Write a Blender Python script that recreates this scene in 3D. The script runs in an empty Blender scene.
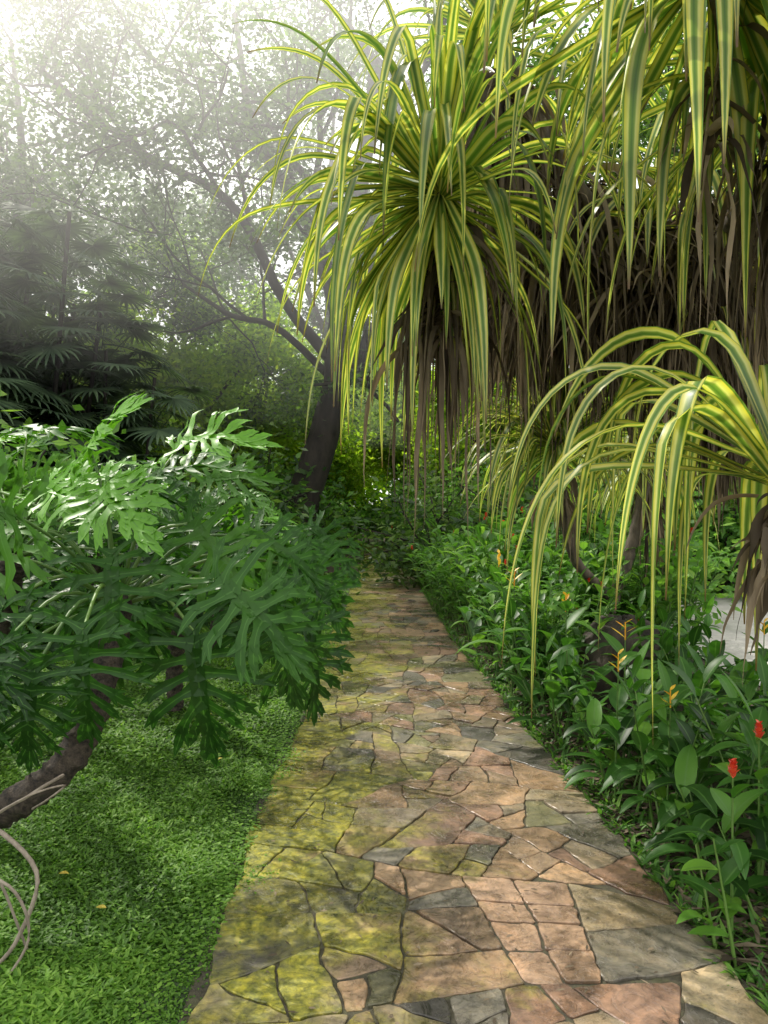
import bpy, math, random
import numpy as np
from mathutils import Vector
R = np.random.default_rng(7); random.seed(7)
sc = bpy.context.scene
sc.view_settings.view_transform='Standard'; sc.view_settings.look='None'; sc.view_settings.exposure=0
COL = sc.collection

# ---------------------------------------------------------------- helpers
def nrm(a): return a/np.maximum(np.linalg.norm(a,axis=-1,keepdims=True),1e-9)
class MB:
    def __init__(s): s.V=[];s.F=[];s.U=[];s.T=[];s.M=[];s.n=0;s.mi=0
    def add(s,V,F,uv,t):
        V=np.asarray(V,float).reshape(-1,3);n=len(V);F=np.asarray(F).reshape(-1,4)
        s.V.append(V);s.F.append(F+s.n);s.M.append(np.full(len(F),s.mi,np.int32))
        s.U.append(np.asarray(uv,float).reshape(-1,2))
        s.T.append(np.broadcast_to(np.asarray(t,float),(n,)).copy() if np.ndim(t)==0 else np.asarray(t,float).reshape(-1))
        s.n+=n
    def mesh(s,name,mat,offset=(0,0,0),smooth=True):
        V=np.concatenate(s.V)-np.array(offset);F=np.concatenate(s.F).astype(np.int32);U=np.concatenate(s.U);T=np.concatenate(s.T)
        me=bpy.data.meshes.new(name)
        me.vertices.add(len(V));me.vertices.foreach_set('co',V.astype(np.float32).ravel())
        me.loops.add(F.size);me.loops.foreach_set('vertex_index',F.ravel())
        me.polygons.add(len(F));me.polygons.foreach_set('loop_start',np.arange(0,F.size,4,dtype=np.int32))
        me.polygons.foreach_set('use_smooth',np.full(len(F),smooth))
        me.update(calc_edges=True)
        uv=me.uv_layers.new(name='UVMap');uv.data.foreach_set('uv',U[F.ravel()].astype(np.float32).ravel())
        at=me.attributes.new('tint','FLOAT','POINT');at.data.foreach_set('value',T.astype(np.float32))
        for m in (mat if isinstance(mat,(list,tuple)) else [mat]): me.materials.append(m)
        me.polygons.foreach_set('material_index',np.concatenate(s.M))
        return me
def curve(p,d,L,S,g,wander=0):
    N=len(p);C=np.zeros((N,S+1,3));D=np.zeros((N,S+1,3))
    C[:,0]=p;d=nrm(d);L=np.broadcast_to(L,(N,));g=np.broadcast_to(g,(N,S))
    for i in range(S):
        D[:,i]=d;ds=(L/S)[:,None]
        C[:,i+1]=C[:,i]+d*ds
        d=d+np.array([0,0,-1.])*g[:,i:i+1]*ds
        if wander: d=d+R.normal(0,wander,(N,3))
        d=nrm(d)
    D[:,S]=d
    return C,D
def side0(d,N):
    s=np.stack([-d[:,1],d[:,0],np.zeros(N)],-1)
    bad=np.linalg.norm(s,axis=1)<1e-3;s[bad]=[1,0,0]
    return nrm(s)
def strips(mb,C,D,side,W,fold,t,twist=None):
    N,S,_=C.shape
    Sd=np.broadcast_to(side[:,None,:],C.shape)
    Sd=nrm(Sd-D*np.sum(Sd*D,-1,keepdims=True))
    Nm=np.cross(Sd,D)*-1
    if twist is not None:
        a=twist[:,None,None]*np.linspace(0,1,S)[None,:,None]
        Sd,Nm=Sd*np.cos(a)+Nm*np.sin(a),Nm*np.cos(a)-Sd*np.sin(a)
    W=np.broadcast_to(W,(N,S))[...,None]
    V=np.stack([C-Sd*W+Nm*fold*W,C,C+Sd*W+Nm*fold*W],2)
    idx=np.arange(N*S*3).reshape(N,S,3)
    F=np.stack([idx[:,:-1,:-1],idx[:,1:,:-1],idx[:,1:,1:],idx[:,:-1,1:]],-1).reshape(-1,4)
    u=np.broadcast_to(np.array([0,.5,1.])[None,None,:],(N,S,3));v=np.broadcast_to(np.linspace(0,1,S)[None,:,None],(N,S,3))
    t=np.broadcast_to(np.asarray(t)[...,None,None] if np.ndim(t) else t,(N,S,3))
    mb.add(V,F,np.stack([u,v],-1),t.reshape(-1))
def diamonds(mb,p,d,n,l,w,t):
    N=len(p);d=nrm(d);s=nrm(np.cross(d,n));l=np.broadcast_to(l,(N,))[:,None];w=np.broadcast_to(w,(N,))[:,None]
    V=np.stack([p,p+d*l*.45+s*w,p+d*l,p+d*l*.45-s*w],1)
    F=np.arange(N*4).reshape(N,4)
    uv=np.broadcast_to(np.array([[.5,0],[1,.5],[.5,1],[0,.5]])[None],(N,4,2))
    mb.add(V,F,uv,np.repeat(np.broadcast_to(t,(N,)),4))
def tube(mb,P,r,k=8,t=.5,rough=0):
    P=np.asarray(P,float);S=len(P);r=np.broadcast_to(r,(S,)) if np.ndim(r)==0 or len(r)==S else np.linspace(r[0],r[-1],S)
    D=nrm(np.gradient(P,axis=0))
    ref=np.array([0.31,0.9,0.2]) if abs(D[0][2])>.6 else np.array([0,0,1.])
    A=nrm(np.cross(D,ref));B=np.cross(D,A)
    a=np.linspace(0,2*np.pi,k,endpoint=False)
    rr=r[:,None,None]*(1+rough*R.normal(0,1,(S,k,1))) if rough else r[:,None,None]
    V=P[:,None]+(A[:,None]*np.cos(a)[None,:,None]+B[:,None]*np.sin(a)[None,:,None])*rr
    idx=np.arange(S*k).reshape(S,k);nx=np.roll(idx,-1,1)
    F=np.stack([idx[:-1],nx[:-1],nx[1:],idx[1:]],-1).reshape(-1,4)
    L=np.concatenate([[0],np.cumsum(np.linalg.norm(np.diff(P,axis=0),axis=1))])
    uv=np.stack([np.broadcast_to(a/6.28,(S,k)),np.broadcast_to(L[:,None],(S,k))],-1)
    mb.add(V,F,uv,t)
def spline(pts,n=16):
    P=np.array(pts,float);P=np.vstack([2*P[0]-P[1],P,2*P[-1]-P[-2]]);out=[]
    m=len(P)-3
    for q in np.linspace(0,m-1e-6,n):
        i=int(q);u=q-i;a,b,c,d=P[i:i+4]
        out.append(.5*((2*b)+(-a+c)*u+(2*a-5*b+4*c-d)*u*u+(-a+3*b-3*c+d)*u**3))
    return np.array(out)
def link(o,parent=None):
    COL.objects.link(o)
    if parent is not None: o.parent=parent
    return o
def thing(name,label,cat,loc=(0,0,0),group=None):
    e=bpy.data.objects.new(name,None);e.empty_display_size=.2;e.location=loc
    e["label"]=label;e["category"]=cat
    if group:e["group"]=group
    return link(e)
def part(name,me,parent): return link(bpy.data.objects.new(name,me),parent)
def copy_thing(src,loc,rz=0,s=1,label=None):
    e=src.copy();COL.objects.link(e);e.location=loc;e.rotation_euler=(0,0,rz);e.scale=(s,s,s*random.uniform(.9,1.1))
    if label:e["label"]=label
    for c in src.children:
        k=c.copy();k.parent=e;COL.objects.link(k)
    return e
def rnd_dir(N,zmin=-1,zmax=1):
    z=R.uniform(zmin,zmax,N);a=R.uniform(0,2*np.pi,N);q=np.sqrt(1-z*z)
    return np.stack([q*np.cos(a),q*np.sin(a),z],-1)

# ---------------------------------------------------------------- materials
def newmat(name):
    m=bpy.data.materials.new(name);m.use_nodes=True;nt=m.node_tree;nt.nodes.clear()
    return m,nt,nt.nodes.new,nt.links.new
def ramp(nt,stops,interp='LINEAR'):
    r=nt.nodes.new('ShaderNodeValToRGB');cr=r.color_ramp;cr.interpolation=interp
    while len(cr.elements)<len(stops): cr.elements.new(.5)
    for e,(p,c) in zip(cr.elements,stops): e.position=p;e.color=(*c,1)
    return r
def leaf_mat(name,stops,rough=.45,transl=.35,trcol=1.4,stripe=None,noise=6,vein=None,spec=.5,trt=(1.05,1.15,.5)):
    m,nt,N,L=newmat(name)
    at=N('ShaderNodeAttribute');at.attribute_name='tint'
    tc=N('ShaderNodeTexCoord');nz=N('ShaderNodeTexNoise');nz.inputs['Scale'].default_value=noise;L(tc.outputs['Object'],nz.inputs['Vector'])
    ad=N('ShaderNodeMath');ad.operation='MULTIPLY_ADD';L(nz.outputs['Fac'],ad.inputs[0]);ad.inputs[1].default_value=.5
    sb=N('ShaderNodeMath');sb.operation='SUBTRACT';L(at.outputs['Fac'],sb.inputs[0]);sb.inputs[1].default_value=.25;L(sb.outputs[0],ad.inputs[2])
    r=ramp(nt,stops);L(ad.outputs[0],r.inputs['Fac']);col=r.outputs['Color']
    uv=N('ShaderNodeUVMap');sx=N('ShaderNodeSeparateXYZ');L(uv.outputs['UV'],sx.inputs[0])
    if stripe:
        of=N('ShaderNodeMath');of.operation='MULTIPLY_ADD';L(at.outputs['Fac'],of.inputs[0]);of.inputs[1].default_value=.16;L(sx.outputs['X'],of.inputs[2])
        sub=N('ShaderNodeMath');sub.operation='SUBTRACT';L(of.outputs[0],sub.inputs[0]);sub.inputs[1].default_value=.08
        r2=ramp(nt,stripe);L(sub.outputs[0],r2.inputs['Fac'])
        mx=N('ShaderNodeMixRGB');mx.blend_type='MIX';L(r2.outputs['Color'],mx.inputs['Color2']);L(col,mx.inputs['Color1'])
        gr=ramp(nt,[(0,(.25,)*3),(.35,(.95,)*3)]);L(at.outputs['Fac'],gr.inputs[0]);L(gr.outputs[0],mx.inputs['Fac'])
        n2=N('ShaderNodeTexNoise');n2.inputs['Scale'].default_value=3;L(tc.outputs['Object'],n2.inputs['Vector'])
        r3=ramp(nt,[(.35,(.65,)*3),(.7,(1.1,)*3)]);L(n2.outputs['Fac'],r3.inputs['Fac'])
        m2=N('ShaderNodeMixRGB');m2.blend_type='MULTIPLY';m2.inputs['Fac'].default_value=1;L(mx.outputs[0],m2.inputs['Color1']);L(r3.outputs[0],m2.inputs['Color2'])
        r4=ramp(nt,[(.9,(0,)*3),(.99,(1,)*3)]);L(sx.outputs['Y'],r4.inputs['Fac'])
        m3=N('ShaderNodeMixRGB');L(r4.outputs[0],m3.inputs['Fac']);L(m2.outputs[0],m3.inputs['Color1']);m3.inputs['Color2'].default_value=(.12,.07,.03,1)
        col=m3.outputs[0]
    if vein:
        d=N('ShaderNodeMath');d.operation='SUBTRACT';L(sx.outputs['X'],d.inputs[0]);d.inputs[1].default_value=.5
        ab=N('ShaderNodeMath');ab.operation='ABSOLUTE';L(d.outputs[0],ab.inputs[0])
        r5=ramp(nt,[(.02,(.8,)*3),(.07,(0,)*3)]);L(ab.outputs[0],r5.inputs['Fac'])
        m4=N('ShaderNodeMixRGB');L(r5.outputs[0],m4.inputs['Fac']);L(col,m4.inputs['Color1']);m4.inputs['Color2'].default_value=(*vein,1);col=m4.outputs[0]
    p=N('ShaderNodeBsdfPrincipled');L(col,p.inputs['Base Color']);p.inputs['Roughness'].default_value=rough
    p.inputs['Specular IOR Level'].default_value=spec
    o=N('ShaderNodeOutputMaterial')
    if transl>0:
        tr=N('ShaderNodeBsdfTranslucent')
        sc2=N('ShaderNodeMixRGB');sc2.blend_type='MULTIPLY';sc2.inputs['Fac'].default_value=1;L(col,sc2.inputs['Color1']);sc2.inputs['Color2'].default_value=(trcol*trt[0],trcol*trt[1],trcol*trt[2],1)
        L(sc2.outputs[0],tr.inputs['Color'])
        mix=N('ShaderNodeMixShader');mix.inputs[0].default_value=transl;L(p.outputs[0],mix.inputs[1]);L(tr.outputs[0],mix.inputs[2])
        L(mix.outputs[0],o.inputs['Surface'])
    else: L(p.outputs[0],o.inputs['Surface'])
    return m
def bark_mat(name,c1,c2,scale=8,bump=.6,zs=.35):
    m,nt,N,L=newmat(name)
    tc=N('ShaderNodeTexCoord');mp=N('ShaderNodeMapping');mp.inputs['Scale'].default_value=(1,1,zs);L(tc.outputs['Object'],mp.inputs[0])
    nz=N('ShaderNodeTexNoise');nz.inputs['Scale'].default_value=scale;nz.inputs['Detail'].default_value=8;nz.inputs['Roughness'].default_value=.7;L(mp.outputs[0],nz.inputs['Vector'])
    r=ramp(nt,[(.35,c1),(.65,c2)]);L(nz.outputs['Fac'],r.inputs[0])
    p=N('ShaderNodeBsdfPrincipled');L(r.outputs[0],p.inputs['Base Color']);p.inputs['Roughness'].default_value=.85
    b=N('ShaderNodeBump');b.inputs['Strength'].default_value=bump;b.inputs['Distance'].default_value=.03;L(nz.outputs['Fac'],b.inputs['Height']);L(b.outputs[0],p.inputs['Normal'])
    o=N('ShaderNodeOutputMaterial');L(p.outputs[0],o.inputs['Surface']);return m
M_tree=leaf_mat('tree_leaf',[(0,(.025,.06,.018)),(.5,(.065,.13,.032)),(1,(.16,.26,.055))],.5,.48)
M_bright=leaf_mat('sun_tinted_leaf',[(0,(.12,.22,.02)),(.5,(.29,.43,.04)),(1,(.48,.58,.07))],.5,.6)  # sunlit look of the far foliage is put into this brighter leaf colour
M_phil=leaf_mat('philodendron_leaf',[(0,(.010,.038,.007)),(.5,(.028,.095,.012)),(1,(.12,.31,.022))],.40,.26,noise=3,vein=(.07,.18,.035),spec=.26)
M_gin=leaf_mat('ginger_leaf',[(0,(.018,.06,.010)),(.5,(.05,.15,.022)),(1,(.15,.32,.04))],.42,.38,noise=5,vein=(.10,.22,.05),spec=.35)
M_shrub=leaf_mat('shrub_leaf',[(0,(.035,.10,.018)),(.5,(.10,.24,.04)),(1,(.24,.42,.07))],.45,.45,noise=4,vein=(.10,.22,.05),spec=.35)
M_palm=leaf_mat('palm_leaf',[(0,(.04,.07,.04)),(.5,(.075,.12,.065)),(1,(.12,.18,.09))],.6,.4,spec=.2)
M_grass=leaf_mat('grass_blade',[(0,(.04,.10,.012)),(.5,(.11,.24,.03)),(1,(.24,.41,.065))],.5,.45,noise=1.6,spec=.3)
Y_=(.66,.60,.08);Yl=(.70,.70,.26);Gd=(.08,.18,.035);Gm=(.20,.32,.06)
M_pan=leaf_mat('pandanus_leaf',[(0,(.06,.16,.02)),(1,(.17,.31,.04))],.38,.45,1.3,trt=(1.06,1.12,.55),
   stripe=[(0,Gm),(.05,Gd),(.09,Y_),(.28,Yl),(.36,Gm),(.5,Gd),(.64,Gm),(.72,Yl),(.91,Y_),(.95,Gd),(1,Gm)])
M_dead=leaf_mat('dead_leaf',[(0,(.045,.035,.025)),(.5,(.14,.113,.08)),(1,(.34,.275,.19))],.75,.28,1.0,noise=8,spec=.15,trt=(1.1,1,.8))
M_yleaf=leaf_mat('yellow_fallen_leaf',[(0,(.5,.38,.05)),(1,(.6,.5,.08))],.6,.3)
M_orange=leaf_mat('orange_bract',[(0,(.75,.34,.02)),(1,(.85,.62,.05))],.4,.3,1.0,trt=(1,1,1))
M_red=leaf_mat('red_bract',[(0,(.6,.04,.02)),(1,(.8,.12,.05))],.35,.25,1.0,trt=(1,1,1))
M_stem=leaf_mat('green_stem',[(0,(.05,.12,.02)),(1,(.12,.22,.04))],.45,.0)
M_bark=bark_mat('dark_bark',(.010,.008,.006),(.042,.034,.026),6)
M_pbark=bark_mat('pale_bark',(.05,.04,.03),(.15,.12,.085),14)
M_phbark=bark_mat('philodendron_trunk',(.008,.006,.005),(.10,.078,.055),38,1,1)
M_root=bark_mat('aerial_root_skin',(.16,.13,.10),(.34,.29,.23),25,.4)
M_rock=bark_mat('boulder_stone',(.02,.017,.013),(.085,.068,.05),7,.8)

# ---------------------------------------------------------------- ground
def simple_sheet(name,x0,x1,y0,y1,z,mat,nx=1,ny=1,amp=0):
    xs=np.linspace(x0,x1,nx+1);ys=np.linspace(y0,y1,ny+1);X,Y=np.meshgrid(xs,ys,indexing='ij')
    Z=z+amp*(np.sin(X*2.1+Y*1.3)+np.sin(X*4.7-Y*3.1)*.5+np.sin(Y*1.9-X)*.7)*.5
    idx=np.arange((nx+1)*(ny+1)).reshape(nx+1,ny+1)
    F=np.stack([idx[:-1,:-1],idx[1:,:-1],idx[1:,1:],idx[:-1,1:]],-1).reshape(-1,4)
    mb=MB();mb.add(np.stack([X,Y,Z],-1),F,np.stack([X,Y],-1),.5)
    o=link(bpy.data.objects.new(name,mb.mesh(name,mat)));o["kind"]="structure";return o
def soil_mat(name,a,b,c,s=9):
    m,nt,N,L=newmat(name);tc=N('ShaderNodeTexCoord')
    nz=N('ShaderNodeTexNoise');nz.inputs['Scale'].default_value=s;nz.inputs['Detail'].default_value=9;nz.inputs['Roughness'].default_value=.7;L(tc.outputs['Object'],nz.inputs['Vector'])
    r=ramp(nt,[(.3,a),(.5,b),(.7,c)]);L(nz.outputs['Fac'],r.inputs[0])
    p=N('ShaderNodeBsdfPrincipled');L(r.outputs[0],p.inputs['Base Color']);p.inputs['Roughness'].default_value=.9
    bm=N('ShaderNodeBump');bm.inputs['Strength'].default_value=.8;bm.inputs['Distance'].default_value=.03;L(nz.outputs['Fac'],bm.inputs['Height']);L(bm.outputs[0],p.inputs['Normal'])
    o=N('ShaderNodeOutputMaterial');L(p.outputs[0],o.inputs['Surface']);return m
M_soil=soil_mat('soil',(.02,.016,.011),(.06,.044,.028),(.10,.08,.05))
M_lawn=soil_mat('lawn_ground',(.012,.024,.008),(.028,.055,.014),(.045,.09,.02),14)
M_pave=soil_mat('pale_pavement',(.34,.33,.31),(.46,.44,.41),(.52,.50,.47),3)
M_mort=soil_mat('path_joint',(.03,.028,.018),(.065,.058,.036),(.10,.105,.045),22)
simple_sheet('ground',-150,150,-50,400,0,M_soil)
def left_e(y): return -.57+.03*np.sin(y*1.3)-np.where(y>23,(y-23)**2*.06,0)
def right_e(y): return np.where(y<8,1.24-.06*y,.76-.02*(y-8))-np.where(y>23.5,(y-23.5)**2*.05,0)
simple_sheet('lawn',-9,-.5,-4,16,.012,M_lawn,60,100,.006)
simple_sheet('pavement',3.1,9,5,26,.01,M_pave)

# ---------------------------------------------------------------- path
def clip(poly,n,c):
    out=[]
    for i in range(len(poly)):
        a=poly[i];b=poly[(i+1)%len(poly)];da=a@n-c;db=b@n-c
        if da<=0: out.append(a)
        if (da<0<db) or (db<0<da): out.append(a+(b-a)*da/(da-db))
    return out
def area(p):
    p=np.array(p);x,y=p[:,0],p[:,1];return .5*abs(np.dot(x,np.roll(y,-1))-np.dot(y,np.roll(x,-1)))
stones=[]
def split(poly,target):
    if len(poly)<3: return
    A=area(poly)
    if A<target: stones.append(poly);return
    P=np.array(poly);c=P.mean(0);M=np.cov((P-c).T);w,v=np.linalg.eigh(M)
    best=None
    for tr in range(3):
        n=v[:,1];a=random.gauss(0,.55);n=np.array([n[0]*math.cos(a)-n[1]*math.sin(a),n[0]*math.sin(a)+n[1]*math.cos(a)])
        q=c+np.array([random.gauss(0,.11),random.gauss(0,.11)])*math.sqrt(A)
        subs=[clip(poly,n*s_,(q@n)*s_) for s_ in (1,-1)]
        if min(len(u) for u in subs)<3: continue
        sc_=0
        for u in subs:
            U=np.array(u);per=np.sum(np.linalg.norm(U-np.roll(U,1,0),axis=1));mn=min(np.linalg.norm(U-np.roll(U,1,0),axis=1));sc_+=max(0,per*per/max(area(u),1e-5)-20)-60*min(mn,.07)
        if best is None or sc_<best[0]: best=(sc_,subs)
    if best is None: stones.append(poly);return
    for sub in best[1]:
        if area(sub)>.003:
            t=target if random.random()<.5 else random.choice([.025,.04,.06,.09,.13,.18])
            split(sub,t)
W0=1.7
V2=lambda *a:[np.array(p,float) for p in a]
ga,gb,gc,gd=np.array([1.02,2.27]),np.array([1.27,2.28]),np.array([1.34,2.88]),np.array([.92,2.93])
split(V2((0,-3),(W0,-3),(W0,2.36),(1.27,2.28),(1.02,2.27),(0,2.05)),.10);split(V2((0,3.25),(.92,2.93),(1.34,2.88),(W0,2.72),(W0,30),(0,30)),.08)
split(V2((0,2.05),(1.02,2.27),(.92,2.93),(0,3.25)),.085)
split(V2((1.27,2.28),(W0,2.36),(W0,2.72),(1.34,2.88)),.13)
rows=[0,.26,.52,.72,1];js=[.50,.46,.52,.5,.48]
for i in range(4):
    f=lambda s,t:(ga+(gd-ga)*t)*(1-s)+(gb+(gc-gb)*t)*s
    stones.append([f(0,rows[i]),f(js[i],rows[i]),f(js[i+1],rows[i+1]),f(0,rows[i+1])]);stones.append([f(js[i],rows[i]),f(1,rows[i]),f(1,rows[i+1]),f(js[i+1],rows[i+1])])
def wn(p,f,s=0): return math.sin(p[0]*f*1.7+s+1.3*math.sin(p[1]*f*.9+s))*math.cos(p[1]*f*1.3-s*2)
PV=[];PF=[];PC=[]
pal=[((.27,.19,.125),3),((.35,.235,.145),2.4),((.23,.185,.13),3.2),((.175,.158,.125),3.0),((.11,.10,.085),2.2),((.19,.18,.10),2.0),((.31,.25,.165),2.2),((.27,.17,.12),2)]
for si,poly in enumerate(stones):
    P=np.array(poly);x,y=P[:,0],P[:,1]
    if (np.dot(x,np.roll(y,-1))-np.dot(y,np.roll(x,-1)))<0: P=P[::-1]
    Q=[p for p in P];gap=random.uniform(.002,.006)
    n0=len(P)
    for i in range(n0):
        a=P[i];b=P[(i+1)%n0];e=b-a;l=np.linalg.norm(e)
        if l<1e-6: continue
        n=np.array([e[1],-e[0]])/l
        Q=clip(Q,n,a@n-gap)
        if len(Q)<3: break
    if len(Q)<3 or area(Q)<.003: continue
    out=[];m=len(Q)
    for i in range(m):
        a=Q[i-1];b=Q[i];c=Q[(i+1)%m];la=np.linalg.norm(a-b);lc=np.linalg.norm(c-b)
        if la<1e-6 or lc<1e-6: continue
        rm=random.uniform(.005,.02);r=min(rm,la*.25,lc*.25)
        p1=b+(a-b)/la*r;p2=b+(c-b)/lc*r
        out+= [p1,(p1+p2+b*2)/4,p2]
        k=int(max(0,(lc-2*r)//.03));p3=c+(b-c)/lc*min(rm,lc*.25)
        for j in range(1,k+1): out.append(p2+(p3-p2)*j/(k+1))
    O=[]
    for p in out:
        gd_=math.hypot((p[0]-1.14)/.34,(p[1]-2.6)/.45);j=.021*min(1,max(.12,(gd_-.7)*1.3));q=.25*j/.021
        O.append(p+np.array([wn(p,7,1)*j+wn(p,21,4)*.02*q+random.gauss(0,.0022),wn(p,6,3)*j+wn(p,19,6)*.02*q+random.gauss(0,.0022)]))
    O=np.array(O);cen=O.mean(0);k=len(O)
    def mapw(p):
        t=p[:,0]/W0;yy=p[:,1];return np.stack([left_e(yy)*(1-t)+right_e(yy)*t,yy],-1)
    inn=O+(cen-O)/np.maximum(np.linalg.norm(cen-O,axis=1,keepdims=True),1e-6)*.004
    h=.024+random.uniform(-.004,.004);tx,ty=random.gauss(0,.010),random.gauss(0,.010)
    zt=h+(O-cen)@np.array([tx,ty])
    A=mapw(O);B=mapw(inn);s=len(PV)
    for q in A: PV.append((q[0],q[1],.0))
    for q,z in zip(A,zt): PV.append((q[0],q[1],z-.0025))
    for q,z in zip(B,zt): PV.append((q[0],q[1],z))
    for i in range(k):
        j=(i+1)%k
        PF.append((s+i,s+j,s+k+j,s+k+i));PF.append((s+k+i,s+k+j,s+2*k+j,s+2*k+i))
    PF.append(tuple(s+2*k+i for i in range(k)))
    wts=[w for _,w in pal]
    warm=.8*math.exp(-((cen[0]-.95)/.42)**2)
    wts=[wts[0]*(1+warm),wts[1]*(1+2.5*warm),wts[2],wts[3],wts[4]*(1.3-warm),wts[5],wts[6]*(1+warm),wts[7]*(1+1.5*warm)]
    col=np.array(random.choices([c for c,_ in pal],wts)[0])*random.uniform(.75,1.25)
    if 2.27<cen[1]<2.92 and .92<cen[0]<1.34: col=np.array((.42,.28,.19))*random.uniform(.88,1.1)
    PC+= [(*col,random.random())]*(3*k)
me=bpy.data.meshes.new('path')
s=len(PV);ny=60
for i in range(ny+1):
    yy=-3+33*i/ny;PV.append((float(left_e(yy))-.03,yy,.016));PV.append((float(right_e(yy))+.02,yy,.016));PC+= [(.05,.05,.03,.5)]*2
mf=[(s+2*i,s+2*i+1,s+2*i+3,s+2*i+2) for i in range(ny)]
me.from_pydata(PV,[],PF+mf)
ca=me.color_attributes.new('stone','FLOAT_COLOR','POINT');ca.data.foreach_set('color',np.array(PC,np.float32).ravel())
m,nt,N,L=newmat('flagstone')
at=N('ShaderNodeAttribute');at.attribute_name='stone';tc=N('ShaderNodeTexCoord')
n1=N('ShaderNodeTexNoise');n1.inputs['Scale'].default_value=6;n1.inputs['Detail'].default_value=10;n1.inputs['Roughness'].default_value=.72;n1.inputs['Distortion'].default_value=.8;L(tc.outputs['Object'],n1.inputs['Vector'])
r1=ramp(nt,[(.32,(.38,.37,.38)),(.5,(.95,.95,.92)),(.66,(1.5,1.38,1.22))]);L(n1.outputs['Fac'],r1.inputs[0])
mx=N('ShaderNodeMixRGB');mx.blend_type='MULTIPLY';mx.inputs[0].default_value=1;L(at.outputs['Color'],mx.inputs[1]);L(r1.outputs[0],mx.inputs[2])
sx=N('ShaderNodeSeparateXYZ');L(tc.outputs['Object'],sx.inputs[0])
mr=N('ShaderNodeMapRange');mr.inputs['From Min'].default_value=.65;mr.inputs['From Max'].default_value=-.5;mr.inputs['To Min'].default_value=-.14;mr.inputs['To Max'].default_value=.27;L(sx.outputs['X'],mr.inputs['Value'])
n2=N('ShaderNodeTexNoise');n2.inputs['Scale'].default_value=1.9;n2.inputs['Detail'].default_value=9;n2.inputs['Roughness'].default_value=.7;L(tc.outputs['Object'],n2.inputs['Vector'])
ad=N('ShaderNodeMath');L(n2.outputs['Fac'],ad.inputs[0]);L(mr.outputs[0],ad.inputs[1])
a2=N('ShaderNodeMath');a2.operation='MULTIPLY_ADD';L(at.outputs['Alpha'],a2.inputs[0]);a2.inputs[1].default_value=.22;L(ad.outputs[0],a2.inputs[2])
r2=ramp(nt,[(.62,(0,)*3),(.84,(.92,)*3)]);L(a2.outputs[0],r2.inputs[0])
n3=N('ShaderNodeTexNoise');n3.inputs['Scale'].default_value=25;n3.inputs['Detail'].default_value=6;n3.inputs['Roughness'].default_value=.7;L(tc.outputs['Object'],n3.inputs['Vector'])
r3=ramp(nt,[(.35,(.06,.075,.015)),(.5,(.23,.23,.03)),(.65,(.46,.41,.04))]);L(n3.outputs['Fac'],r3.inputs[0])
m2=N('ShaderNodeMixRGB');L(r2.outputs[0],m2.inputs[0]);L(mx.outputs[0],m2.inputs[1]);L(r3.outputs[0],m2.inputs[2])
n4=N('ShaderNodeTexNoise');n4.inputs['Scale'].default_value=2.2;n4.inputs['Detail'].default_value=9;n4.inputs['Roughness'].default_value=.74
mp=N('ShaderNodeMapping');mp.inputs['Location'].default_value=(5,3,1);L(tc.outputs['Object'],mp.inputs[0]);L(mp.outputs[0],n4.inputs['Vector'])
r4=ramp(nt,[(.44,(1,)*3),(.60,(.38,.38,.36))]);L(n4.outputs['Fac'],r4.inputs[0])
m3=N('ShaderNodeMixRGB');m3.blend_type='MULTIPLY';m3.inputs[0].default_value=1;L(m2.outputs[0],m3.inputs[1]);L(r4.outputs[0],m3.inputs[2])
p=N('ShaderNodeBsdfPrincipled');L(m3.outputs[0],p.inputs['Base Color'])
rr=ramp(nt,[(.35,(.45,)*3),(.60,(.2,)*3)]);L(n4.outputs['Fac'],rr.inputs[0]);L(rr.outputs[0],p.inputs['Roughness'])
n5=N('ShaderNodeTexNoise');n5.inputs['Scale'].default_value=10;n5.inputs['Detail'].default_value=10;n5.inputs['Roughness'].default_value=.62;n5.inputs['Distortion'].default_value=1.2;L(tc.outputs['Object'],n5.inputs['Vector'])
st=ramp(nt,[(.30,(.1,)*3),(.38,(.35,)*3),(.46,(.4,)*3),(.5,(.62,)*3),(.6,(.68,)*3),(.66,(1,)*3)]);L(n5.outputs['Fac'],st.inputs[0])
bp=N('ShaderNodeBump');bp.inputs['Strength'].default_value=.8;bp.inputs['Distance'].default_value=.010;L(st.outputs[0],bp.inputs['Height']);L(bp.outputs[0],p.inputs['Normal'])
o=N('ShaderNodeOutputMaterial');L(p.outputs[0],o.inputs['Surface'])
me.materials.append(m);me.materials.append(M_mort)
mi=np.zeros(len(me.polygons),np.int32);mi[len(PF):]=1;me.polygons.foreach_set('material_index',mi)
po=link(bpy.data.objects.new('path',me));po["kind"]="structure"

# ---------------------------------------------------------------- grass
def grass(n,x0,x1,y0,y1,h,w,mb,el=(.0,.7)):
    x=R.uniform(x0,x1,n);y=R.uniform(y0,y1,n)
    edge=left_e(y)+.01+.05*np.sin(y*5)+.035*np.sin(y*13+1)
    k=x<edge+R.exponential(.035,n);x,y=x[k],y[k];edge=edge[k];n=len(x)
    cl=np.clip(.5+.28*np.sin(x*6.1+np.sin(y*4)*2)+.28*np.sin(y*5.3+x*3)+.2*np.sin(x*15+y*11),0,1)
    low=np.clip((edge-x)/.25,.35,1)
    p=np.stack([x,y,np.full(n,.012)+R.uniform(0,.022,n)*low],-1);d=rnd_dir(n,*el)
    Lh=h*R.uniform(.5,1.25,n)*(.75+.4*cl)*low
    C,D=curve(p,d,Lh,3,R.uniform(4,22,n)[:,None]*np.ones((1,3)))
    prof=np.array([.55,1,.75,.06])
    strips(mb,C,D,side0(d,n),w*R.uniform(.5,1.5,n)[:,None]*prof,.3,np.clip(R.normal(.46+.5*(cl-.5),.22,n),0,1))
mb=MB()
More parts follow.
